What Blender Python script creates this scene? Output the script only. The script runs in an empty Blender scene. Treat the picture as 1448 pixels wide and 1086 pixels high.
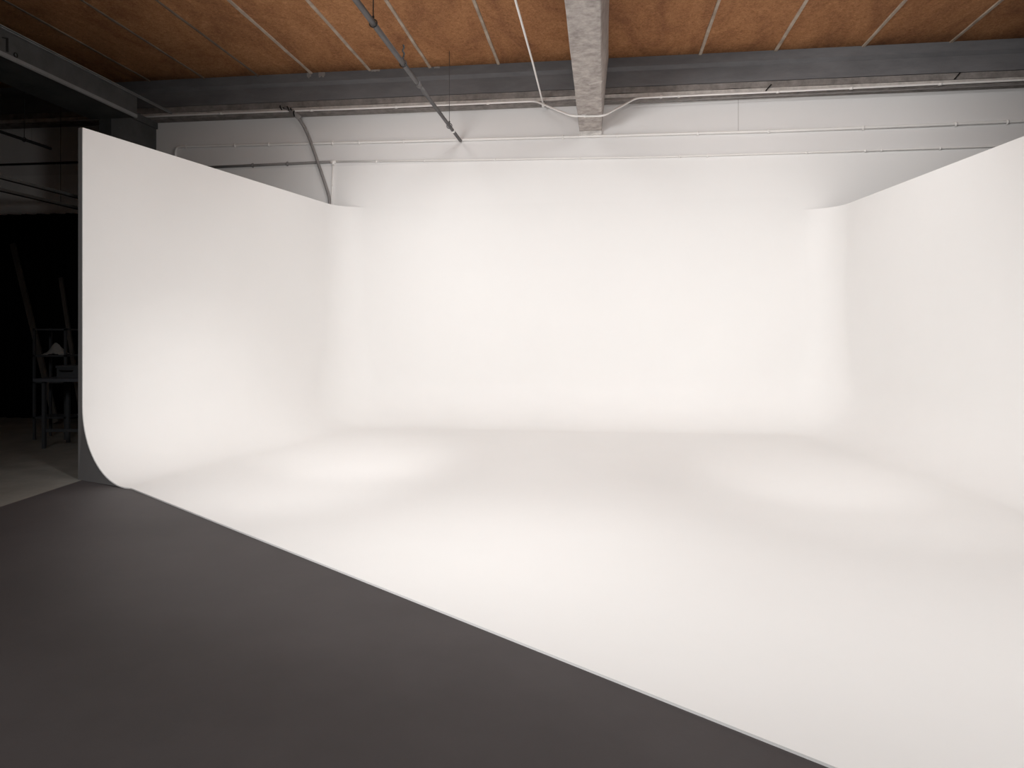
import bpy, math, random
from mathutils import Vector, Matrix, noise
random.seed(4)
sc = bpy.context.scene
COL = sc.collection
PI = math.pi

# ------------------------------------------------------------------ place
# World: X right, Y away from the photographer, Z up, floor z = 0, metres.
# The building is turned 7.3 degrees: u runs along the back wall, v towards it.
EYE = 1.5
FPX = 1000.0                     # focal length in pixels of the 1448 px frame
AZ = math.radians(7.3)
EX = Vector((math.cos(AZ), -math.sin(AZ), 0))
EYV = Vector((math.sin(AZ), math.cos(AZ), 0))
VW = 11.445                      # back wall plane
ZC = 5.78                        # ceiling

def R(u, v, z): return EX*u + EYV*v + Vector((0, 0, z))
def hit(x, y, v):
    """surveyed point: bearing/elevation of a feature, met with the plane v"""
    d = Vector(((x-724)/FPX, 1, (470-y)/FPX))
    s = v/(d.x*EYV.x + d.y*EYV.y)
    return Vector((0, 0, EYE)) + d*s
def uvz(p): return (p.x*EX.x+p.y*EX.y, p.x*EYV.x+p.y*EYV.y, p.z)

# ------------------------------------------------------------------ materials
def mat(name, col, rough=.7, var=0.0, scale=3.0, bump=0.0, bscale=60., metal=0, col2=None, stretch=(1,1,1), detail=6, spec=.3):
    m = bpy.data.materials.new(name); m.use_nodes = True
    nt = m.node_tree; b = nt.nodes['Principled BSDF']
    b.inputs['Base Color'].default_value = (*col, 1); b.inputs['Roughness'].default_value = rough
    b.inputs['Metallic'].default_value = metal
    b.inputs['Specular IOR Level'].default_value = spec
    tc = nt.nodes.new('ShaderNodeTexCoord'); mp = nt.nodes.new('ShaderNodeMapping')
    mp.inputs['Scale'].default_value = stretch
    mp.inputs['Rotation'].default_value = (0, 0, AZ)
    nt.links.new(tc.outputs['Object'], mp.inputs['Vector'])
    if var or col2:
        n = nt.nodes.new('ShaderNodeTexNoise'); n.inputs['Scale'].default_value = scale
        n.inputs['Detail'].default_value = detail; n.inputs['Roughness'].default_value = .65
        nt.links.new(mp.outputs[0], n.inputs['Vector'])
        r = nt.nodes.new('ShaderNodeValToRGB')
        c2 = col2 if col2 else tuple(c*(1-var) for c in col)
        r.color_ramp.elements[0].position = .32; r.color_ramp.elements[1].position = .68
        r.color_ramp.elements[0].color = (*c2, 1); r.color_ramp.elements[1].color = (*col, 1)
        nt.links.new(n.outputs['Fac'], r.inputs['Fac'])
        nt.links.new(r.outputs['Color'], b.inputs['Base Color'])
    if bump:
        n2 = nt.nodes.new('ShaderNodeTexNoise'); n2.inputs['Scale'].default_value = bscale
        n2.inputs['Detail'].default_value = 4
        nt.links.new(mp.outputs[0], n2.inputs['Vector'])
        bp = nt.nodes.new('ShaderNodeBump'); bp.inputs['Strength'].default_value = bump
        bp.inputs['Distance'].default_value = .01
        nt.links.new(n2.outputs['Fac'], bp.inputs['Height'])
        nt.links.new(bp.outputs['Normal'], b.inputs['Normal'])
    return m

M_CYC = mat('cyc_white_paint', (.822, .812, .802), .55, var=.015, scale=.9, spec=.25)
M_WALL = mat('hall_wall_paint', (.822, .812, .802), .55, spec=.25)
def two_tone(m, z, upper, lower):
    """older, greyer coat of paint above a horizontal cut-in line"""
    nt = m.node_tree; b = nt.nodes['Principled BSDF']
    tc = nt.nodes.new('ShaderNodeTexCoord'); sx = nt.nodes.new('ShaderNodeSeparateXYZ')
    gt = nt.nodes.new('ShaderNodeMath'); gt.operation = 'GREATER_THAN'; gt.inputs[1].default_value = z
    mx = nt.nodes.new('ShaderNodeMix'); mx.data_type = 'RGBA'
    mx.inputs[6].default_value = (*lower, 1); mx.inputs[7].default_value = (*upper, 1)
    nt.links.new(tc.outputs['Object'], sx.inputs[0]); nt.links.new(sx.outputs[2], gt.inputs[0])
    nt.links.new(gt.outputs[0], mx.inputs[0]); nt.links.new(mx.outputs[2], b.inputs['Base Color'])
two_tone(M_WALL, 4.30, (.755, .742, .735), (.822, .812, .802))
M_DARKFLOOR = mat('charcoal_floor_paint', (.069, .061, .062), .62, var=.2, scale=1.1, bump=.03, bscale=120, spec=.3)
M_CONC_FLOOR = mat('bare_concrete_floor', (.22, .21, .19), .8, var=.3, scale=2, spec=.2)
M_BEAM = mat('pale_concrete', (.52, .475, .445), .85, col2=(.27, .24, .225), scale=9, bump=.35, bscale=90, detail=14, spec=.15)
M_EDGE = mat('grey_concrete', (.185, .183, .19), .85, var=.3, scale=2.5, bump=.3, bscale=20, stretch=(.4, 1, 1.5), spec=.15)
M_LEDGE = mat('rough_concrete_ledge', (.30, .275, .26), .9, var=.45, scale=7, bump=.6, bscale=18, detail=10, spec=.1)
M_LIP = mat('chipped_white_paint', (.62, .58, .55), .8, var=.35, scale=9, detail=10, bump=.4, bscale=30)
M_GIRDER = mat('soot_grey_concrete', (.10, .103, .103), .85, var=.35, scale=2, bump=.4, bscale=15, spec=.15)
M_EDGEGREY = mat('worn_grey_edge', (.25, .255, .255), .7, var=.2, scale=5)
M_BATTEN_SHADED = mat('shaded_batten', (.20, .15, .11), .8, var=.5, scale=3, detail=10)  # darker copy of the batten colour, paints in the dimmer light at left
M_MORTAR = mat('old_mortar', (.36, .33, .31), .9, var=.3, scale=14)
M_PAD = mat('pale_pad', (.78, .75, .72), .8, var=.3, scale=12)
M_JOINT = mat('joint_filler', (.45, .43, .42), .8)
M_BATTEN = mat('weathered_batten', (.50, .42, .34), .8, col2=(.27, .21, .16), scale=3, stretch=(1, 1, 1), detail=10, bump=.3)
M_WHITEPIPE = mat('white_painted_conduit', (.86, .84, .82), .4, var=.04, scale=4)
M_DARKPIPE = mat('dark_steel_pipe', (.105, .098, .098), .55, var=.25, scale=6, metal=.3, spec=.5)
M_GREYPIPE = mat('dull_grey_conduit', (.29, .275, .27), .6, var=.2, scale=6)
M_BLACKMETAL = mat('black_steel', (.018, .018, .018), .7, spec=.15)
M_ENDGREY = mat('grey_fascia_paint', (.15, .145, .145), .7, var=.1, scale=3)
M_CURTAIN = mat('black_molton', (.006, .006, .006), .95, spec=.05)
M_BLACKPAINT = mat('black_marking_paint', (.012, .012, .012), .8)
M_TIMBER = mat('old_timber', (.11, .10, .09), .8, var=.3, scale=6, stretch=(1, 1, .2))
M_BOX = mat('grey_plastic', (.045, .048, .052), .7, spec=.15)
M_CLOTH = mat('pale_rag', (.25, .25, .24), .9, var=.2, scale=9)
M_OUT = mat('dark_wall_paint', (.05, .05, .05), .85)
M_TABLETOP = mat('grey_laminate', (.06, .065, .075), .6)

def ceiling_material():
    m = bpy.data.materials.new('brown_fibre_board'); m.use_nodes = True
    nt = m.node_tree; b = nt.nodes['Principled BSDF']; b.inputs['Roughness'].default_value = .8
    b.inputs['Specular IOR Level'].default_value = .15
    tc = nt.nodes.new('ShaderNodeTexCoord')
    mp = nt.nodes.new('ShaderNodeMapping'); mp.inputs['Rotation'].default_value = (0, 0, AZ)
    nt.links.new(tc.outputs['Object'], mp.inputs['Vector'])
    def noise_node(scale, detail, stretch=None, dist=0):
        n = nt.nodes.new('ShaderNodeTexNoise'); n.inputs['Scale'].default_value = scale
        n.inputs['Detail'].default_value = detail; n.inputs['Roughness'].default_value = .7
        n.inputs['Distortion'].default_value = dist
        if stretch:
            q = nt.nodes.new('ShaderNodeMapping'); q.inputs['Scale'].default_value = stretch
            nt.links.new(mp.outputs[0], q.inputs['Vector']); nt.links.new(q.outputs[0], n.inputs['Vector'])
        else: nt.links.new(mp.outputs[0], n.inputs['Vector'])
        return n
    big = noise_node(1.0, 7, (1.3, .55, 1), dist=1.0)
    r = nt.nodes.new('ShaderNodeValToRGB'); e = r.color_ramp.elements
    e[0].position = .30; e[0].color = (.24, .108, .052, 1)
    e[1].position = .70; e[1].color = (.50, .255, .115, 1)
    k = e.new(.5); k.color = (.39, .187, .082, 1)
    nt.links.new(big.outputs['Fac'], r.inputs['Fac'])
    fine = noise_node(26, 8, (1, .8, 1), dist=1.2)
    r2 = nt.nodes.new('ShaderNodeValToRGB'); r2.color_ramp.elements[0].position = .35; r2.color_ramp.elements[1].position = .7
    r2.color_ramp.elements[0].color = (.60, .55, .52, 1); r2.color_ramp.elements[1].color = (1.2, 1.2, 1.25, 1)
    nt.links.new(fine.outputs['Fac'], r2.inputs['Fac'])
    mx = nt.nodes.new('ShaderNodeMix'); mx.data_type = 'RGBA'; mx.blend_type = 'MULTIPLY'; mx.inputs[0].default_value = 1
    nt.links.new(r.outputs['Color'], mx.inputs[6]); nt.links.new(r2.outputs['Color'], mx.inputs[7])
    # water-stained rim where the boards meet the edge beam
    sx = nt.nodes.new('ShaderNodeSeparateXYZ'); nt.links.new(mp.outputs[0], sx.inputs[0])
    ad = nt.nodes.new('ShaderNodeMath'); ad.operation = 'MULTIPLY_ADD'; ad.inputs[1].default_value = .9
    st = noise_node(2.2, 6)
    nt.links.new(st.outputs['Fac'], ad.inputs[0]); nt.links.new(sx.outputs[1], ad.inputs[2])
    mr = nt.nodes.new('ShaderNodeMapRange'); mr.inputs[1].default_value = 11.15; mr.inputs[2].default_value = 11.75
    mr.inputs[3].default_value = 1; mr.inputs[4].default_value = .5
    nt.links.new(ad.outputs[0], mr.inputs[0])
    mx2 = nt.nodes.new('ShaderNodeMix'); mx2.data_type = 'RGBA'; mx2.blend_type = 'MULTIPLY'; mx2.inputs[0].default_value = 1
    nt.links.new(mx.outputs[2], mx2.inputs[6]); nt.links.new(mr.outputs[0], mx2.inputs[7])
    nt.links.new(mx2.outputs[2], b.inputs['Base Color'])
    bp = nt.nodes.new('ShaderNodeBump'); bp.inputs['Strength'].default_value = .5; bp.inputs['Distance'].default_value = .01
    nt.links.new(fine.outputs['Fac'], bp.inputs['Height']); nt.links.new(bp.outputs['Normal'], b.inputs['Normal'])
    return m
M_CEIL = ceiling_material()

# ------------------------------------------------------------------ mesh helpers
class MB:
    def __init__(s): s.v = []; s.f = []; s.smooth = []
    def add(s, vs, fs, smooth=False):
        o = len(s.v); s.v += [Vector(p) for p in vs]; s.f += [tuple(i+o for i in f) for f in fs]; s.smooth += [smooth]*len(fs)
        return s
    def box(s, u0, u1, v0, v1, z0, z1, bev=0):
        """box aligned with the building; optional bevel along its edges"""
        if bev:
            return s.prism([(z0, v0+bev), (z0, v1-bev), (z0+bev, v1), (z1-bev, v1), (z1, v1-bev), (z1, v0+bev), (z1-bev, v0), (z0+bev, v0)], u0, u1)
        p = [R(u, v, z) for z in (z0, z1) for u, v in ((u0, v0), (u1, v0), (u1, v1), (u0, v1))]
        return s.add(p, [(0, 3, 2, 1), (4, 5, 6, 7), (0, 1, 5, 4), (1, 2, 6, 5), (2, 3, 7, 6), (3, 0, 4, 7)])
    def prism(s, prof, u0, u1):
        """profile of (z, v) pairs run along u"""
        n = len(prof)
        p = [R(u0, v, z) for z, v in prof] + [R(u1, v, z) for z, v in prof]
        return s.add(p, [tuple(range(n))[::-1], tuple(range(n, 2*n))] + [(i, (i+1) % n, n+(i+1) % n, n+i) for i in range(n)])
    def prismv(s, prof, v0, v1, segs=1, wob=0):
        """profile of (u, z) pairs run along v"""
        n = len(prof); p = []
        for k in range(segs+1):
            v = v0+(v1-v0)*k/segs
            for i, (u, z) in enumerate(prof):
                w = wob*noise.noise(Vector((v*2.3, i*7.1, 0)))
                p.append(R(u+w, v, z+w*.5))
        f = [tuple(range(n))[::-1], tuple(range(segs*n, (segs+1)*n))]
        for k in range(segs):
            f += [(k*n+i, k*n+(i+1) % n, (k+1)*n+(i+1) % n, (k+1)*n+i) for i in range(n)]
        return s.add(p, f)
    def tube(s, pts, r, n=12, bend=0.0):
        pts = [Vector(p) for p in pts]
        if bend:
            q = [pts[0]]
            for i in range(1, len(pts)-1):
                a, b, c = pts[i-1], pts[i], pts[i+1]
                d = min(bend, (a-b).length*.45, (c-b).length*.45)
                p0 = b+(a-b).normalized()*d; p1 = b+(c-b).normalized()*d
                for k in range(7):
                    t = k/6; q.append(p0*(1-t)**2+b*2*t*(1-t)+p1*t*t)
            q.append(pts[-1]); pts = q
        rs = r if isinstance(r, list) else [r]*len(pts)
        vs = []; fs = []; T = (pts[1]-pts[0]).normalized()
        up = Vector((0, 0, 1)) if abs(T.z) < .9 else Vector((1, 0, 0))
        N = (up-T*up.dot(T)).normalized()
        for i, p in enumerate(pts):
            if i == 0: t = pts[1]-pts[0]
            elif i == len(pts)-1: t = pts[-1]-pts[-2]
            else: t = (pts[i]-pts[i-1]).normalized()+(pts[i+1]-pts[i]).normalized()
            t = t.normalized(); N = (N-t*N.dot(t)).normalized(); B = t.cross(N)
            for k in range(n):
                a = 2*PI*k/n; vs.append(p+(N*math.cos(a)+B*math.sin(a))*rs[min(i, len(rs)-1)])
        for i in range(len(pts)-1):
            for k in range(n):
                fs.append((i*n+k, i*n+(k+1) % n, (i+1)*n+(k+1) % n, (i+1)*n+k))
        s.add(vs, fs, True)
        o = len(s.v)-len(vs)
        s.f += [tuple(o+k for k in range(n))[::-1], tuple(o+(len(pts)-1)*n+k for k in range(n))]; s.smooth += [False, False]
        return s
    def ring(s, c, axis, R_, r, n=20, m=8):
        axis = axis.normalized(); a = axis.orthogonal().normalized(); b = axis.cross(a)
        vs = []; fs = []
        for i in range(n):
            t = 2*PI*i/n; d = a*math.cos(t)+b*math.sin(t)
            for k in range(m):
                w = 2*PI*k/m; vs.append(c+d*(R_+r*math.cos(w))+axis*r*math.sin(w))
        for i in range(n):
            for k in range(m):
                fs.append((i*m+k, ((i+1) % n)*m+k, ((i+1) % n)*m+(k+1) % m, i*m+(k+1) % m))
        return s.add(vs, fs, True)
    def build(s, name, m, parent=None, origin=None):
        import bmesh
        me = bpy.data.meshes.new(name)
        o3 = Vector(origin) if origin is not None else Vector((0, 0, 0))
        me.from_pydata([p-o3 for p in s.v], [], s.f)
        bm = bmesh.new(); bm.from_mesh(me)
        bmesh.ops.recalc_face_normals(bm, faces=bm.faces[:]); bm.to_mesh(me); bm.free()
        me.polygons.foreach_set('use_smooth', s.smooth)
        me.materials.append(m); me.update()
        o = bpy.data.objects.new(name, me); COL.objects.link(o)
        if parent is not None:
            o.parent = parent; o.location = o3-parent.location
        else: o.location = o3
        return o
def struct(o): o['kind'] = 'structure'; return o
def tag(o, label, cat, group=None):
    o['label'] = label; o['category'] = cat
    if group: o['group'] = group
    return o
def thing(name, loc, label, cat, group=None):
    o = bpy.data.objects.new(name, None); COL.objects.link(o); o.location = loc; o.empty_display_size = .2
    return tag(o, label, cat, group)

UL, UR, VF = -15.0, 9.5, -7.0        # inside faces of the hall
# ------------------------------------------------------------------ hall shell
m = MB().box(UL-.3, UR+.3, VW, VW+.3, 0, 6.4)
wall_back = struct(m.build('wall_back', M_WALL))
struct(MB().box(UL-.3, UL, VF, VW, 0, 6.4).build('wall_left', M_OUT))
struct(MB().box(UR, UR+.3, VF, VW, 0, 6.4).build('wall_right', M_OUT))
struct(MB().box(UL-.3, UR+.3, VF-.3, VF, 0, 6.4).build('wall_front', M_OUT))
# the floor: charcoal painted floor in front of the cyclorama, bare concrete in the bay on the left
Z0 = -.012
pa = Vector((-4.40, 7.25, 0)); pb = Vector((-4.43, 6.12, 0)); dd = (pb-pa).normalized()
p_near = pa+dd*16.0
lo = R(UL, VW, 0); lo2 = R(UL, VF, 0)
far = Vector((-4.0, 12.05, 0))
def slab(pts, name, mt):
    n = len(pts)
    v = [Vector((p.x, p.y, Z0)) for p in pts]+[Vector((p.x, p.y, Z0-.2)) for p in pts]
    f = [tuple(range(n)), tuple(range(n, 2*n))[::-1]]+[(i, (i+1) % n, n+(i+1) % n, n+i) for i in range(n)]
    return struct(MB().add(v, f).build(name, mt))
cut = R(uvz(p_near)[0], VF, 0)
slab([lo, lo2, R(uvz(pa+dd*13.3)[0], VF, 0), pa, R(uvz(pa)[0]+.1, VW, 0)], 'floor', M_CONC_FLOOR)
slab([R(uvz(pa+dd*13.3)[0], VF, 0), R(UR, VF, 0), R(UR, VW, 0), R(uvz(pa)[0]+.1, VW, 0), pa], 'floor', M_DARKFLOOR)

# ceiling: brown boards with battens over their joints
m = MB().box(UL, UR, VF, VW, ZC, ZC+.25)
ceil = struct(m.build('ceiling', M_CEIL))
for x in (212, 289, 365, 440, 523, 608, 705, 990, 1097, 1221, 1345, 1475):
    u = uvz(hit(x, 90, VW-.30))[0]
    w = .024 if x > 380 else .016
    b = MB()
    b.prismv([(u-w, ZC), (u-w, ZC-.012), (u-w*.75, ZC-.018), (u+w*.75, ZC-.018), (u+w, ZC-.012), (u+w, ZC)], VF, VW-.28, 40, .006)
    b.build('batten', M_BATTEN if x > 380 else M_BATTEN_SHADED, ceil)

# back wall panel joints (fine recesses read as thin dark strips)
for x, y0, y1 in ((1044, 139, 185), (45, 181, 201)):
    p0 = hit(x, y0, VW); p1 = hit(x, y1, VW)
    u, _, za = uvz(p0); zb = uvz(p1)[2]
    MB().box(u-.004, u+.004, VW-.003, VW+.01, zb, za).build('panel_joint', M_JOINT, wall_back)

# ------------------------------------------------------------------ edge beam along the top of the back wall
eb = thing('edge_beam', R(0, VW-.1, 5.2), 'long grey concrete beam running along the top of the back wall', 'beam')
d = lambda q: VW-q
MB().prism([(ZC, d(0)), (ZC, d(.30)), (5.635, d(.30)), (5.585, d(.24)), (5.345, d(.24)), (5.345, d(0))], UL, UR).build('beam_web', M_EDGE, eb)
# rough lower course, slightly uneven
m = MB(); N = 260; vs = []; fs = []
for i in range(N+1):
    u = UL+(UR-UL)*i/N; w = .012*noise.noise(Vector((u*1.7, 0, 0)))+.006*noise.noise(Vector((u*9, 3, 0)))
    for z, q in ((5.34, 0), (5.34, .225+w), (5.245+w, .225), (5.245+w, 0)): vs.append(R(u, d(q), z))
for i in range(N):
    for k in range(4): fs.append((i*4+k, i*4+(k+1) % 4, (i+1)*4+(k+1) % 4, (i+1)*4+k))
fs += [(0, 1, 2, 3), tuple(N*4+k for k in range(4))]
m.add(vs, fs).build('lower_course', M_LEDGE, eb)
m = MB(); vs = []; fs = []
for i in range(N+1):
    u = UL+(UR-UL)*i/N; w = .008*noise.noise(Vector((u*3.1, 5, 0)))+.006*noise.noise(Vector((u*14, 3, 0)))
    for z, q in ((5.236, 0), (5.236, .235+w), (5.185+w, .23+w), (5.185+w, 0)): vs.append(R(u, d(q), z))
for i in range(N):
    for k in range(4): fs.append((i*4+k, i*4+(k+1) % 4, (i+1)*4+(k+1) % 4, (i+1)*4+k))
fs += [(0, 1, 2, 3), tuple(N*4+k for k in range(4))]
o = m.add(vs, fs).build('ledge', M_LIP, eb); o['label'] = 'pale chipped ledge'

MB().box(UL, UR, d(.205), VW, 5.150, 5.18).build('shaded_soffit_strip', M_LEDGE, eb)  # darker material on this strip paints in the shade under the ledge
# plaster/mortar blobs on the joints of the beam
for x, w_, h_ in ((437, .035, .10), (455, .055, .09), (531, .07, .035), (618, .045, .035)):
    u = uvz(hit(x, 105, d(.31)))[0]; z = ZC
    n = 12; top = [(u-w_+2*w_*k/n, z-.004) for k in range(n+1)]
    bot = [(u-w_+2*w_*k/n, z-h_*(.55+.45*random.random())) for k in range(n, -1, -1)]
    o2 = top+bot; k2 = len(o2)
    vs = [R(a, d(.302), b) for a, b in o2]+[R(a, d(.296+.022), b) for a, b in o2]
    MB().add(vs, [tuple(range(k2)), tuple(range(k2, 2*k2))[::-1]]+[(k, (k+1) % k2, k2+(k+1) % k2, k2+k) for k in range(k2)]).build('mortar_patch', M_MORTAR, eb)

# ------------------------------------------------------------------ central concrete beam
uL = uvz(hit(819.5, 190, VW))[0]; uR = uvz(hit(851, 190, VW))[0]; ZB = 4.715
cb = thing('ceiling_beam', R((uL+uR)/2, VW, ZB), 'pale weathered concrete beam coming straight overhead from the back wall', 'beam')
MB().prismv([(uL, ZB+.012), (uL+.012, ZB), (uR-.012, ZB), (uR, ZB+.012), (uR+.10, ZC), (uL-.10, ZC)], VF, VW, 90, .006).build('beam_body', M_BEAM, cb)
o = MB().box(uL+.004, uR-.004, VW-.10, VW, ZB-.06, ZB+.0).build('bearing_pad', M_PAD, cb); o['label'] = 'pale chipped bearing pad'
# broken mortar streak on the underside
q0 = hit(833, 121, 10); 
sm = MB()
for (xa, ya, xb, yb, w) in ((833, 120, 851, 115, .012),):
    za = ZB-.004
    def under(x, y):
        s = (za-EYE)/((470-y)/FPX); return Vector(((x-724)/FPX*s, s, za))
    a, b = under(xa, ya), under(xb, yb); t = (b-a).normalized(); nn = Vector((-t.y, t.x, 0))
    k = 8; vs = []
    for i in range(k+1):
        p = a.lerp(b, i/k); ww = w*(.7+.9*random.random()); vs += [p+nn*ww, p-nn*ww]
    vs2 = [v+Vector((0, 0, .008)) for v in vs]
    n0 = len(vs)
    f = []
    for i in range(k):
        f += [(2*i, 2*i+1, 2*i+3, 2*i+2), (n0+2*i, n0+2*i+2, n0+2*i+3, n0+2*i+1), (2*i, 2*i+2, n0+2*i+2, n0+2*i), (2*i+1, n0+2*i+1, n0+2*i+3, 2*i+3)]
    sm.add(vs+vs2, f)
sm.build('mortar_streak', M_LIP, cb)

# ------------------------------------------------------------------ left girder with column
uG = uvz(hit(240, 157, d(.30)))[0]; zGt = 5.25; zGb = 4.885; uGl = -8.07
gd = thing('girder', R(uG, d(.3), zGb), 'dark sooty girder with a painted number crossing the upper left corner', 'beam')
MB().prismv([(uG, zGt-.05), (uG, zGb+.035), (uG-.035, zGb), (uGl, zGb), (uGl, zGt), (uG-.03, zGt), (uG-.03, zGt-.05)], VF, 10.30, 60, .004).build('girder_body', M_GIRDER, gd)
o = MB().prismv([(uG+.006, zGb+.045), (uG+.006, zGb+.002), (uG-.012, zGb-.012), (uG-.03, zGb-.006), (uG-.01, zGb+.03)], VF, 10.30).build('lower_edge_angle', M_EDGEGREY, gd)
o['label'] = 'paler lower edge strip'
for k, dz in enumerate((0, .030)):
    MB().prismv([(uG-.02+.012*k, zGt-dz-.012), (uG+.018-.008*(1-k), zGt-dz-.012), (uG+.018-.008*(1-k), zGt-dz), (uG-.02+.012*k, zGt-dz)], VF, d(.26)).build('top_rail', M_EDGEGREY, gd)
# painted number 1 and a small ring mark on the girder's face (v, z plane)
def onface(x, y):
    dx = (x-724)/FPX; s = (uG+.001)/(dx*EX.x+EX.y)
    return Vector((dx*s, s, EYE+(470-y)/FPX*s))
def plate(pts, t=.004):
    n = len(pts); a = [p+EX*.0015 for p in pts]; b = [p+EX*(t+.0015) for p in pts]
    return a+b, [tuple(range(n)), tuple(range(n, 2*n))[::-1]]+[(i, (i+1) % n, n+(i+1) % n, n+i) for i in range(n)]
m = MB(); m.add(*plate([onface(8.2, 53.6), onface(11.2, 53.8), onface(11.6, 74), onface(8.2, 73)]))
m.add(*plate([onface(2.5, 52.2), onface(11.2, 53.8), onface(11.2, 56.0), onface(2.5, 53.8)]))
o = m.build('painted_number', M_BLACKPAINT, gd); o['label'] = 'black painted figure one'
c = onface(22, 78)
MB().ring(c+EX*.004, EX, .026, .007).build('ring_mark', M_BLACKPAINT, gd)

cp = thing('column', R(-7.8, 11.0, 0), 'dark grey column under the far end of the girder at upper left', 'column')
m = MB(); u0, u1, v0, v1 = -7.93, -7.72, 10.3, VW
m.box(u0, u1, v0+.005, v1, Z0, 5.04).build('shaft', M_GIRDER, cp)
MB().box(u0-.03, u1+.03, 10.305, VW, 5.04, 5.155).build('head_plate', M_GIRDER, cp)

# ------------------------------------------------------------------ cyclorama
RC, RV = .75, .74
A = Vector((-4.398, 7.246, 0)); C1 = Vector((-2.88, 11.9045, 0))
C2 = Vector((4.967, 10.899, 0)); B = Vector((4.967, -.75, 0))
P1 = Vector((-3.675, 6.82, 0)); P2 = Vector((1.1226, 2.435, 0))
HL, HR = 3.60, 3.405
def lin(a, b, n): return [a.lerp(b, i/n) for i in range(n+1)]
def arc(c, da, db, rad, n):
    """fillet at corner c between incoming dir da and outgoing dir db"""
    ang = da.angle(db); tl = rad*math.tan(ang/2)
    s, e = c-da*tl, c+db*tl
    nrm = Vector((da.y, -da.x, 0)); ctr = s+nrm*rad     # inside lies to the right of the path
    pts = []
    for i in range(n+1):
        q = Matrix.Rotation(-ang*i/n, 3, 'Z') @ (s-ctr); pts.append((ctr+q, -(q.normalized())))
    return pts
dL = (C1-A).normalized(); dB = (C2-C1).normalized(); dR = (B-C2).normalized()
nl = Vector((dL.y, -dL.x, 0)); nb = Vector((dB.y, -dB.x, 0)); nr = Vector((dR.y, -dR.x, 0))
def make_path(rc):
    """plan of the vertical skin for one corner radius: left wall, corner, back, corner, right wall"""
    a1 = arc(C1, dL, dB, rc, 20); a2 = arc(C2, dB, dR, rc, 20)
    p = [(q, nl, HL, 0) for q in lin(A, a1[0][0], 24)[:-1]]
    p += [(q, n, HL, 1) for q, n in a1]
    p += [(q, nb, None, 1) for q in lin(a1[-1][0], a2[0][0], 30)[1:-1]]
    p += [(q, n, HR, 2) for q, n in a2]
    p += [(q, nr, HR, 2) for q in lin(a2[-1][0], B, 40)[1:]]
    return p
i1, i2, i3, i4 = 24, 44, 44+30, 44+30+20
NC = 18
def corner_radius(z):                        # the corner tightens from the floor upwards
    t = min(1, z/1.7); t = t*t*(3-2*t)
    return 1.0*(1-t)+.52*t
path = make_path(corner_radius(9))
HV = [RV*(1-math.cos((PI/2)*c/NC)) for c in range(NC+1)]
levels = [make_path(corner_radius(z)) for z in HV]
vs = []; fs = []; idx = []
shL = (P1-(A+nl*(P1-A).dot(nl))).dot(dL)     # how far the floor runs on past the wall end (negative)
for j, (p, n, H, k) in enumerate(path):
    sh = Vector((0, 0, 0))
    col = []
    for c in range(NC+1):                    # from floor up the cove
        th = (PI/2)*c/NC
        off = RV*(1-math.sin(th)); z = RV*(1-math.cos(th))
        q = levels[c][j][0]+levels[c][j][1]*off
        if j < 14: q = q+dL*shL*(off/RV)*(1-j/14)
        col.append(len(vs)); vs.append(Vector((q.x, q.y, z)))
    top = H if H else None
    if top:
        for c in range(1, 9):
            z = RV+(top-RV)*(c/8)**1.3; q = make_path(corner_radius(z))[j][0]
            col.append(len(vs)); vs.append(Vector((q.x, q.y, z)))
    else:
        for c in range(1, 9):
            z = RV+(HL-RV)*(c/8)**1.3; q = make_path(corner_radius(z))[j][0]
            col.append(len(vs)); vs.append(Vector((q.x, q.y, z)))
    idx.append(col)
for j in range(len(path)-1):
    a, b = idx[j], idx[j+1]
    for c in range(min(len(a), len(b))-1):
        fs.append((a[c], b[c], b[c+1], a[c+1]))
# floor of the cyclorama
line = (P2-P1).normalized()
floor_loop = [c[0] for c in idx]
pr = vs[idx[-1][0]]
t3 = (4.2-P1.x)/line.x; P3 = P1+line*t3
e0 = len(vs); vs += [P1.copy(), P3.copy()]
# fan grid from the back to the front edge for even shading
left0 = idx[0][0]
floor = tuple([e0, e0+1]+floor_loop[::-1])
fs.append(floor)
# thin front edge of the painted board floor
e1 = len(vs)
edge_pts = [P1, P3]
vs += [Vector((P1.x, P1.y, Z0)), Vector((P3.x, P3.y, Z0))]
fs.append((e0, e0+1, e1+1, e1))
cy = thing('cyclorama', A.lerp(C2, .5), 'large white studio cyclorama with curved corners, filling the hall beside the charcoal floor', 'studio backdrop')
m = MB(); m.v = vs; m.f = fs; m.smooth = [True]*(len(fs)-2)+[False]*2
sk = m.build('cove_surface', M_CYC, cy)

def backing(js, name, H):
    """outer face and top edge of a free-standing side wall"""
    m = MB(); vs = []; fs = []
    for j in js:
        p, n = path[j][0], path[j][1]
        o = p-n*.062
        u, v, _ = uvz(o)
        if v > VW-.003: o = R(u, VW-.003, 0)
        vs += [Vector((p.x, p.y, H)), Vector((o.x, o.y, H)), Vector((o.x, o.y, Z0)), Vector((p.x, p.y, H-.03))]
    for i in range(len(js)-1):
        a, b = 4*i, 4*i+4
        fs += [(a, b, b+1, a+1), (a+1, b+1, b+2, a+2)]
    return m.add(vs, fs).build(name, M_CYC, cy)
backing(list(range(0, i2-3)), 'side_wall_frame', HL)
backing(list(range(i3+4, len(path))), 'side_wall_frame', HR)

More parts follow.
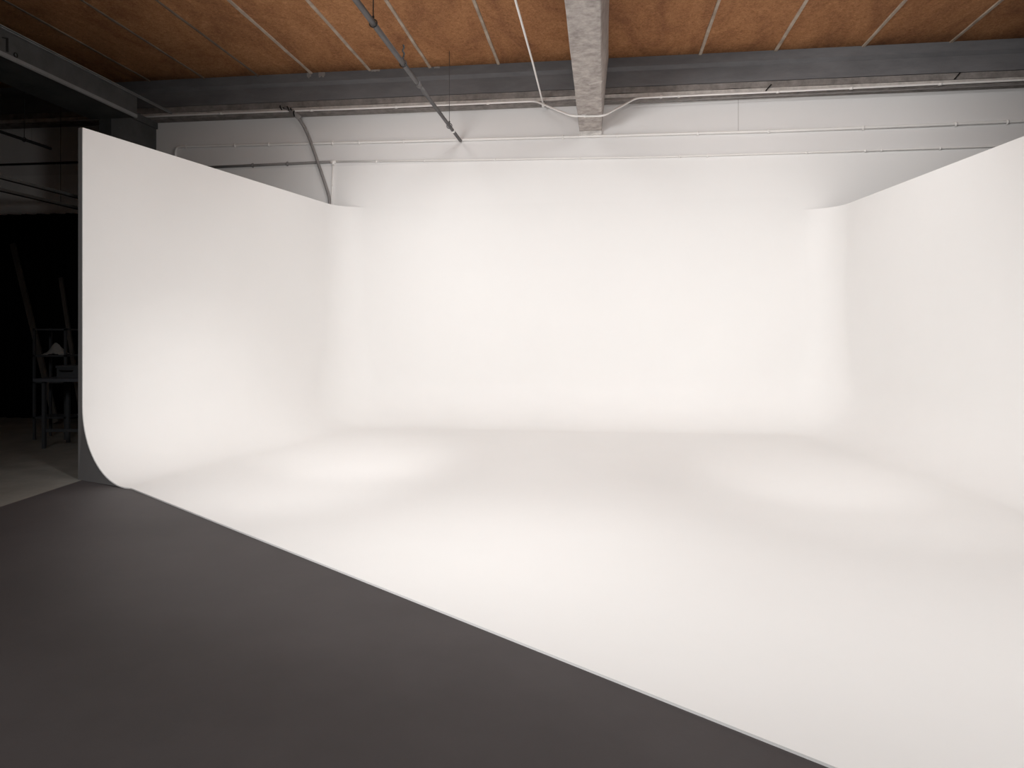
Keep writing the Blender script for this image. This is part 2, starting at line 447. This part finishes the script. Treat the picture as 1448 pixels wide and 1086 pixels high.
# grey end board closing the left wall's front end and the hollow below the cove
def endboard(jcol, p, n, H, name, pfloor):
    prof = [vs_all[i]-n*(.004 if k_ > NC//2 else 0)-Vector((0, 0, .004 if k_ <= NC//2 else 0))+(dL if jcol == 0 else -dR)*.004 for k_, i in enumerate(idx[jcol])]
    outer = p-n*.062
    dirn = (pfloor-p).normalized(); push = Vector((0, 0, 0))
    pts = [Vector((outer.x, outer.y, Z0)), Vector((pfloor.x, pfloor.y, Z0))]+[q.copy() for q in prof]+[Vector((outer.x, outer.y, H))]
    n_ = len(pts); back = (dL*.02 if jcol == 0 else -dR*.02)
    pts2 = [q+back for q in pts]
    return MB().add(pts+pts2, [tuple(range(n_)), tuple(range(n_, 2*n_))[::-1]]+[(i, (i+1) % n_, n_+(i+1) % n_, n_+i) for i in range(n_)]).build(name, M_ENDGREY, cy)
vs_all = vs
o = endboard(0, A, nl, HL, 'end_board', P1); o['label'] = 'grey end board under the curved corner'
# B end, behind the photographer
pf = vs[idx[-1][0]]
endboard(len(path)-1, B, nr, HR, 'end_board', Vector((pf.x, pf.y, 0)))
# bright skin edge, the rounded bead of the plaster skin up the front of the left wall
ev = []; ef = []
for k, i in [(0, e0)]+list(enumerate(idx[0])):
    th = (PI/2)*min(k, NC)/NC
    ln = nl*math.sin(th)+Vector((0, 0, math.cos(th)))      # local inward normal of the skin
    ev += [vs[i], vs[i]-ln*.011, vs[i]-ln*.011+dL*.02]
for k in range(len(idx[0])):
    a = 3*k; ef += [(a, a+3, a+4, a+1), (a+1, a+4, a+5, a+2)]
MB().add(ev, ef).build('edge_bead', M_CYC, cy)

# ------------------------------------------------------------------ conduits and pipes
def clip(parent, p, r, axis, m=M_WHITEPIPE):
    """saddle clip round a conduit, screwed to the wall"""
    b = MB().tube([p-axis*.012, p+axis*.012], r*1.35, 12)
    for s in (-1, 1):
        b.tube([p+Vector((0, 0, s*r*1.45)), p+Vector((0, 0, s*r*1.45))-EYV*.004], r*.3, 8)
    w = r*1.7
    vv = [p+axis*sx*.012+Vector((0, 0, sz*w))+EYV*sv for sv in (r*.4, r*.9) for sx, sz in ((-1, -1), (1, -1), (1, 1), (-1, 1))]
    b.add(vv, [(0, 1, 2, 3), (7, 6, 5, 4), (0, 4, 5, 1), (1, 5, 6, 2), (2, 6, 7, 3), (3, 7, 4, 0)])
    return b.build('clip', m, parent)
def wallpts(pts, off): return [hit(x, y, VW-off) for x, y in pts]

# upper wall conduit
r = .021; P = wallpts([(248, 228), (248, 207.5), (520, 201), (835, 192.5), (1100, 185), (1300, 177.5), (1500, 169), (1750, 158)], r+.012)
up = thing('wall_conduit', P[1], 'upper thin white conduit clipped across the back wall just under the concrete beam end', 'conduit')
MB().tube(P, r, bend=.12).build('tube', M_WHITEPIPE, up)
for x, y in ((263, 207.1), (332, 205.5), (380, 204.3), (470, 202.2), (508, 201.3), (571, 199.6), (796, 193.5), (873, 191.4), (987, 188.3), (1087, 185.3), (1221, 180.5), (1352, 175.3), (1425, 172.2)):
    clip(up, hit(x, y, VW-r-.012), r, EX)
# lower wall pipe: dark thick run on the left up to the tee, thin pale run on the right
r = .019; P = wallpts([(-40, 236), (108, 229.8), (306, 236), (470, 228.6)], r+.002)
P = wallpts([(-60, 235), (108, 229.6)], r+.002)
lb = thing('wall_pipe', P[0], 'dark horizontal pipe on the shadowed back wall, left of the cyclorama end', 'pipe')
MB().tube(P+wallpts([(200, 227)], r+.002), r).build('tube', M_BLACKMETAL, lb)
P = wallpts([(290, 236.8), (470, 228.8)], r+.002)
lp = thing('wall_pipe', P[0], 'dark thick pipe on the back wall above the left cyclorama wall, ending at the tee', 'pipe')
MB().tube(P, r+.003).build('tube', M_GREYPIPE, lp)
for x, y in ((357, 233.8), (406, 231.6)): clip(lp, hit(x, y, VW-r-.002), r+.003, EX, M_GREYPIPE)
r = .013; P = wallpts([(471, 228.6), (700, 225.5), (940, 221.6), (1224, 213), (1407, 207), (1500, 203.5), (1750, 194)], r+.014)
lw = thing('wall_conduit', P[0], 'lower thin pale conduit running right from the tee across the white back wall', 'conduit')
MB().tube(P, r).build('tube', M_WHITEPIPE, lw)
for x, y in ((532, 227.8), (600, 226.9), (700, 225.5), (820, 223.6), (961, 221.2), (1001, 220), (1141, 215.6), (1224, 213.1), (1247, 212.3), (1330, 209.6)):
    clip(lw, hit(x, y, VW-r-.014), r, EX)
c = hit(471, 228.7, VW-.03)
MB().tube([c-EX*.045, c+EX*.045], .024).tube([c, c-Vector((0, 0, .05))], .024).build('tee_fitting', M_WHITEPIPE, lw)
# drop from the tee
P = wallpts([(471, 230), (469.5, 262), (468, 330)], .016)
dr = thing('drop_conduit', P[0], 'short pale vertical conduit dropping from the tee behind the left cyclorama wall', 'conduit')
MB().tube(P, .012).build('tube', M_WHITEPIPE, dr)
clip(dr, P[1], .012, Vector((0, 0, 1)))
# a thin bead of cut-in line: painted ledge under the upper conduit is the wall itself

# long conduit hugging the ledge, ducking under the concrete beam
r = .015
def at_z(x, y, z):
    s = (z-EYE)/((470-y)/FPX); return Vector(((x-724)/FPX*s, s, z))
zc = ZB-r-.003
off = .262
P = [hit(100, 170.5, d(off)), hit(250, 163, d(off)), hit(400, 157.3, d(off)), hit(520, 153, d(off)), hit(640, 148, d(off)), hit(757, 143, d(off)),
     at_z(808, 164, zc), at_z(853, 164, zc), hit(900, 138.5, d(off)), hit(1087, 130.3, d(off)), hit(1250, 122.5, d(off)), hit(1500, 110.5, d(off)), hit(1750, 98, d(off))]
lc = thing('ledge_conduit', P[5], 'white conduit along the beam ledge that dips down and passes under the concrete beam', 'conduit')
MB().tube(P, r, bend=.10).build('tube', M_WHITEPIPE, lc)
for x, y in ((312, 160.6), (440, 155.9), (560, 151.4), (690, 146), (935, 137), (960, 136), (1100, 129.8), (1204, 124.8), (1330, 118.8)):
    p = hit(x, y, d(off)); b = MB().tube([p-EX*.02, p+EX*.02], r*1.4, 12)
    b.box(uvz(p)[0]-.014, uvz(p)[0]+.014, d(off)-.002, d(.20), uvz(p)[2]-.005, uvz(p)[2]+.022)
    b.build('clip', M_WHITEPIPE, lc)
p = at_z(827, 164, zc); MB().tube([p-EX*.016, p+EX*.016], r*1.4, 12).box(uvz(p)[0]-.05, uvz(p)[0]+.02, uvz(p)[1]-.012, uvz(p)[1]+.012, ZB-.006, ZB+.002).build('clip', M_WHITEPIPE, lc)

# second, thinner wire under the ledge on the right
P = [hit(905, 142.2, d(.20)), hit(1087, 133.0, d(.20)), hit(1250, 125.6, d(.20)), hit(1500, 114.0, d(.20)), hit(1750, 102, d(.20))]
w2 = tag(MB().tube([p-Vector((0, 0, .03)) for p in P], .007, 8).build('ledge_cable', M_GREYPIPE), 'thin grey cable just below the white conduit right of the concrete beam', 'cable')
# short dark metal strap sticking out of the ledge
for x, y, lb_ in ((1087, 123.5, 'short dark strap jutting from the ledge right of the concrete beam'), (1354, 107, 'small dark wire tie poking out of the ledge at far right')):
    a = hit(x-3.5, y+4, d(.255)); b = hit(x+3.5, y-4, d(.255))
    tag(MB().tube([a+EYV*.02, a, b, b+EYV*.02], .009, 8).build('ledge_strap', M_BLACKMETAL), lb_, 'strap')

# conduit along the ceiling coming towards the photographer
a = hit(768, 147, d(.262)); ua, va, za = uvz(a)
P = [R(ua, va, za), R(ua-.02, va-.25, za+.10), R(ua-.01, va-1.2, za+.08), R(ua, -2, za+.04)]
P = [a, hit(767, 143, d(.262))]
za2 = za+.02
P += [R(ua, 9.5, za2), R(ua-.02, 7, za2+.01), R(ua, VF, za2)]
cc = thing('overhead_conduit', a, 'thin white conduit running overhead towards the viewer, left of the concrete beam', 'conduit')
MB().tube(P, .0135, bend=.05).build('tube', M_WHITEPIPE, cc)
MB().tube([a+Vector((0, 0, .02)), a-Vector((0, 0, .045))], .022).build('elbow_box', M_WHITEPIPE, cc)
for v in (2.5, -2):
    MB().tube([R(ua, v, za2), R(ua, v, ZC)], .004, 6).ring(R(ua, v, za2), EYV, .016, .004, 14, 6).build('hanger', M_GREYPIPE, cc)

# hanging steel pipe ending near the back wall
e = hit(651, 199, VW-.05); ue, ve, ze = uvz(e)
hp = thing('hanging_pipe', e, 'dark steel pipe hung from the ceiling, its open end stopping before the back wall', 'pipe')
MB().tube([R(ue, ve, ze), R(ue, 8.7, ze)], .026, 16).build('tube', M_DARKPIPE, hp)
MB().tube([R(ue, 8.75, ze), R(ue, VF, ze)], .031, 16).build('thick_tube', M_DARKPIPE, hp)
MB().tube([R(ue, 8.66, ze), R(ue, 8.80, ze)], .036, 16).build('coupling', M_DARKPIPE, hp)
MB().tube([R(ue, ve-.62, ze), R(ue, ve-.55, ze)], .030, 16).build('coupling', M_WHITEPIPE, hp)
def vpipe(y): return None
for k, yy in enumerate((178, 90, 33, -120)):
    s = (ze-EYE)/((470-yy)/FPX)
    # distance along v where the pipe shows at that height in the survey
    v = s*(EYV.y+0)/1.0
    lo_, hi_ = -6.0, ve
    for _ in range(40):
        mid = (lo_+hi_)/2; q = R(ue, mid, ze); ypx = 470-(q.z-EYE)/q.y*FPX if q.y > .1 else -9999
        if ypx < yy: lo_ = mid
        else: hi_ = mid
    v = mid
    q = R(ue, v, ze)
    b = MB().ring(q, EYV, .040, .006, 22, 8).tube([q+Vector((0, 0, .038)), q+Vector((0, 0, .075))], .011, 8)
    if k == 1:   # loose hook instead of a full rod
        b.tube([q+Vector((0, 0, .07)), q+Vector((.015, 0, .12)), q+Vector((-.01, 0, .15)), q+Vector((.012, 0, .19)), q+Vector((0, 0, .22))], .010, 8, bend=.02)
    else:
        b.tube([q+Vector((0, 0, .07)), Vector((q.x, q.y, ZC))], .004 if k == 0 else .006, 8)
    b.build('hanger', M_BLACKMETAL if k else M_DARKPIPE, hp)
# second hanging pipe in the dark bay
e = hit(72, 210, 9.8); ue2, ve2, ze2 = uvz(e)
hp2 = thing('hanging_pipe', e, 'black pipe with a free end hanging in the dark bay at far left', 'pipe')
MB().tube([R(ue2, ve2, ze2), R(ue2, VF, ze2)], .022, 14).build('tube', M_BLACKMETAL, hp2)
for v in (ve2-.5, ve2-3, ve2-6):
    q = R(ue2, v, ze2)
    MB().ring(q, EYV, .03, .005, 18, 6).tube([q+Vector((0, 0, .03)), Vector((q.x, q.y, ZC))], .004, 6).build('hanger', M_BLACKMETAL, hp2)
# two pale rails in the dark bay
for yy, lab in ((277.5, 'upper of two thin grey rails in the dark bay left of the cyclorama'), (293, 'lower of two thin grey rails in the dark bay, just above the black curtain')):
    p = hit(108, yy, 10.95); u, v, z = uvz(p)
    t = thing('curtain_rail', p, lab, 'rail', None)
    MB().box(u-.02, u+.02, VF, 11.1, z-.022, z+.018).build('rail_profile', M_EDGEGREY, t)
    MB().box(u-.022, u-.0, VF, 11.1, z-.035, z-.022).build('rail_slot', M_BLACKPAINT, t)
    for v in (10.6, 7.5, 4):
        MB().tube([R(u, v, z+.01), R(u, v, ZC)], .004, 6).build('hanger', M_BLACKMETAL, t)

# drooping cable from the ledge to behind the left wall
v0 = d(.25)
pts = [hit(403, 152, d(.27)), hit(413, 158, d(.27)), hit(421, 166, d(.2)), hit(428, 176, d(.13)), hit(436, 192, d(.08)), hit(444, 214, d(.07)), hit(454, 243, d(.07)), hit(463, 270, d(.07)), hit(466, 281, d(.06)), hit(465.5, 300, d(.05)), hit(465, 330, d(.05))]
fx = thing('flexible_cable', pts[0], 'thick grey flexible cable sagging from the ledge down behind the left cyclorama wall', 'cable')
MB().tube(pts, .024, 12, bend=.08).build('tube', M_GREYPIPE, fx)
b = MB()
for i in range(5):
    q = hit(396+5*i, 148+2.2*i+random.uniform(-3, 3), d(.27))
    q2 = hit(400+5*i+random.uniform(-4, 4), 155+2.0*i+random.uniform(-4, 4), d(.26))
    b.tube([q, q.lerp(q2, .5)-EYV*.03, q2], .011, 8)
b.build('cable_loops', M_BLACKMETAL, fx)
q = hit(418, 163, d(.24)); u, v, z = uvz(q)
MB().tube([hit(412, 157, d(.25)), hit(424, 167, d(.2))], .045, 12).build('bracket', M_GREYPIPE, fx)

# ------------------------------------------------------------------ dark bay on the left
# black curtain
m = MB(); vs = []; fs = []
u0, u1 = -14.6, -8.05; N = 160; zt = 3.58
for i in range(N+1):
    u = u0+(u1-u0)*i/N; w = .045*math.sin(i*.9)+.02*math.sin(i*2.3)
    vs += [R(u, 11.28+w, zt), R(u, 11.28+w*1.2, .0)]
for i in range(N): fs.append((2*i, 2*i+1, 2*i+3, 2*i+2))
m.add(vs, fs, True)
cur = m.build('black_curtain', M_CURTAIN)
mod = cur.modifiers.new('s', 'SOLIDIFY'); mod.thickness = .006
tag(cur, 'floor-length black curtain hanging along the wall of the dark left bay', 'curtain')
# workbench
bw = thing('workbench', Vector((-5.9, 9.2, 0)), 'grey topped workbench standing in the dark beyond the left cyclorama end', 'workbench')
def wb(x0, x1, y0, y1, z0, z1):
    p = [Vector((x, y, z)) for z in (z0, z1) for x, y in ((x0, y0), (x1, y0), (x1, y1), (x0, y1))]
    return MB().add(p, [(0, 3, 2, 1), (4, 5, 6, 7), (0, 1, 5, 4), (1, 2, 6, 5), (2, 3, 7, 6), (3, 0, 4, 7)])
wb(-6.2, -4.6, 9.15, 9.8, .86, .90).build('bench_top', M_TABLETOP, bw)
for x in (-6.1, -4.7):
    for y in (9.22, 9.72): wb(x-.02, x+.02, y-.02, y+.02, Z0, .86).build('leg', M_BOX, bw)
wb(-6.1, -4.7, 9.22, 9.24, .2, .24).build('stretcher', M_BOX, bw)
t = thing('tool_case', Vector((-5.95, 9.5, .90)), 'low dark tool case lying on the workbench', 'case')
wb(-6.02, -5.72, 9.35, 9.6, .90, 1.03).build('case_body', M_BOX, t)
wb(-6.03, -5.71, 9.34, 9.61, 1.03, 1.06).build('lid', M_BOX, t)
MB().tube([Vector((-5.95, 9.33, 1.0)), Vector((-5.95, 9.30, 1.0)), Vector((-5.80, 9.30, 1.0)), Vector((-5.80, 9.33, 1.0))], .008, 8).build('handle', M_BLACKMETAL, t)
# open frame shelf unit behind
t = thing('equipment_rack', Vector((-6.5, 10.0, 0)), 'open dark metal rack standing behind the workbench', 'rack')
for x in (-6.72, -6.28):
    for y in (9.95, 10.3): wb(x-.015, x+.015, y-.015, y+.015, Z0, 1.56).build('upright', M_BOX, t)
for z in (.3, .8, 1.17, 1.54): wb(-6.735, -6.265, 9.935, 10.315, z-.012, z+.012).build('shelf', M_BOX, t)
# pale rag
m = MB(); n = 14; vs = []; fs = []
for i in range(n+1):
    for j in range(n+1):
        a, b = i/n*2-1, j/n*2-1
        hgt = .17*math.exp(-2.5*(a*a+b*b))+.03*noise.noise(Vector((a*3, b*3, 1)))
        vs.append(Vector((-6.49+a*.15, 10.08+b*.11, 1.185+max(0, hgt))))
for i in range(n):
    for j in range(n): k = i*(n+1)+j; fs.append((k, k+1, k+n+2, k+n+1))
cl = m.add(vs, fs, True).build('crumpled_rag', M_CLOTH); sm_ = cl.modifiers.new('s', 'SOLIDIFY'); sm_.thickness = .006
tag(cl, 'pale crumpled rag lying on the dark rack behind the workbench', 'rag')
# leaning timbers
def plank(top, bot, w, t_, name, label):
    ax = (top-bot).normalized(); sd = Vector((1, 0, 0)); sd = (sd-ax*sd.dot(ax)).normalized(); th = ax.cross(sd)
    vs = [p+sd*a*w/2+th*b*t_/2 for p in (bot, top) for a, b in ((-1, -1), (1, -1), (1, 1), (-1, 1))]
    o = MB().add(vs, [(0, 3, 2, 1), (4, 5, 6, 7), (0, 1, 5, 4), (1, 2, 6, 5), (2, 3, 7, 6), (3, 0, 4, 7)]).build(name, M_TIMBER)
    return tag(o, label, 'timber', 'timbers leaning in the dark bay')
plank(hit(18, 345, 11.12), Vector((-7.48, 11.6, .02)), .085, .04, 'leaning_timber', 'taller leaning timber at far left against the black curtain')
plank(hit(86, 393, 11.12), Vector((-6.95, 11.45, .02)), .06, .04, 'leaning_timber', 'shorter leaning timber against the black curtain, right of the taller one')

# ------------------------------------------------------------------ lights: all unseen; spots and first softbox follow pools and shadows, the rest added
def aim(o, tgt): o.rotation_euler = (Vector(tgt)-o.location).to_track_quat('-Z', 'Y').to_euler()
def area(name, loc, tgt, power, sx, sy, col=(.985, .975, .963), spread=180):
    l = bpy.data.lights.new(name, 'AREA'); l.shape = 'RECTANGLE'; l.size = sx; l.size_y = sy; l.energy = power; l.color = col
    l.spread = math.radians(spread)
    o = bpy.data.objects.new(name, l); COL.objects.link(o); o.location = loc; aim(o, tgt); return o
def spot(name, loc, tgt, power, ang, blend=1, rad=.15, col=(.985, .975, .963)):
    l = bpy.data.lights.new(name, 'SPOT'); l.energy = power; l.spot_size = math.radians(ang); l.spot_blend = blend; l.shadow_soft_size = rad; l.color = col
    o = bpy.data.objects.new(name, l); COL.objects.link(o); o.location = loc; aim(o, tgt); return o
area('unseen_soft_light', (-2.4, 2.6, 3.5), (2.2, 10.5, 1.2), 134, 1.2, .9, spread=120)
area('unseen_soft_light', (4.4, 3.0, 3.4), (-3.8, 8.4, 1.0), 20, 1.0, 1.0, spread=60)  # unseen soft light added to lift the left wall
area('unseen_soft_light', (-2.6, .8, 3.2), (5, 7, 1.2), 51, 1.0, 1.0, spread=80)  # unseen soft light added to lift the right wall
area('added_overhead_fill', (2.9, .2, 4.6), (2.9, 2.6, 0), 56, 1.6, 1.6, spread=120)  # unseen fill added to brighten the front of the white floor
area('added_overhead_fill', (4.6, .6, 4.0), (3.8, 6.5, 0), 14, 1.6, 1.6, spread=110)  # unseen fill added to brighten the right of the white floor
area('added_overhead_fill', (-2.6, -1.5, 4.8), (-2.4, 2.4, 0), 80, 2.0, 2.0, spread=105)  # unseen fill added to lift the charcoal floor evenly
spot('studio_spot', (-.6, 3.6, 4.6), (-1.9, 8.8, 0), 343, 26)
spot('studio_spot', (-.6, 3.6, 4.6), (-2.9, 8.0, 0), 512, 44)  # wider unseen beam added to brighten the floor round the left pool
spot('studio_spot', (2.6, 3.0, 4.4), (3.1, 7.3, 0), 230, 26)
spot('studio_spot', (2.6, 3.0, 4.4), (3.3, 6.6, 0), 177, 40)  # wider unseen beam added to brighten the floor round the right pool
area('added_wall_wash', (-2.2, 7.4, 5.5), (-1.9, 11.5, 3.2), 5, .6, .4, spread=60)  # unseen weak lamp added to lift the back wall at left
area('added_wall_wash', (-.6, 7.2, 5.4), (-.8, 11.4, 1.2), 28, 1.0, .5, spread=100)  # unseen lamp added to brighten the back wall left of centre
area('added_wall_wash', (3.0, 7.0, 5.4), (3.4, 10.9, 1.6), 36, 1.2, .5, spread=120)  # unseen lamp added to brighten the right of the back wall
area('added_wall_wash', (5.6, 7.0, 5.5), (6.0, 10.7, 4.4), 5.5, .6, .4, spread=80)  # unseen weak lamp added to lift the upper wall at far right

w = bpy.data.worlds.new('World'); sc.world = w; w.use_nodes = True
w.node_tree.nodes['Background'].inputs[0].default_value = (.01, .01, .01, 1)
w.node_tree.nodes['Background'].inputs[1].default_value = 0

# ------------------------------------------------------------------ camera
cam = bpy.data.cameras.new('camera'); co = bpy.data.objects.new('camera', cam); COL.objects.link(co)
co.location = (0, 0, EYE); co.rotation_euler = (PI/2, 0, 0)
cam.sensor_fit = 'HORIZONTAL'; cam.sensor_width = 36; cam.lens = 36*FPX/1448
cam.shift_y = -(543-470)/1448
cam.clip_start = .05; cam.clip_end = 100
sc.camera = co
sc.view_settings.view_transform = 'Standard'; sc.view_settings.look = 'None'
sc.view_settings.gamma = 1; sc.view_settings.use_curve_mapping = False
sc.view_settings.exposure = 0
sc.cycles.diffuse_bounces = 8; sc.cycles.max_bounces = 12
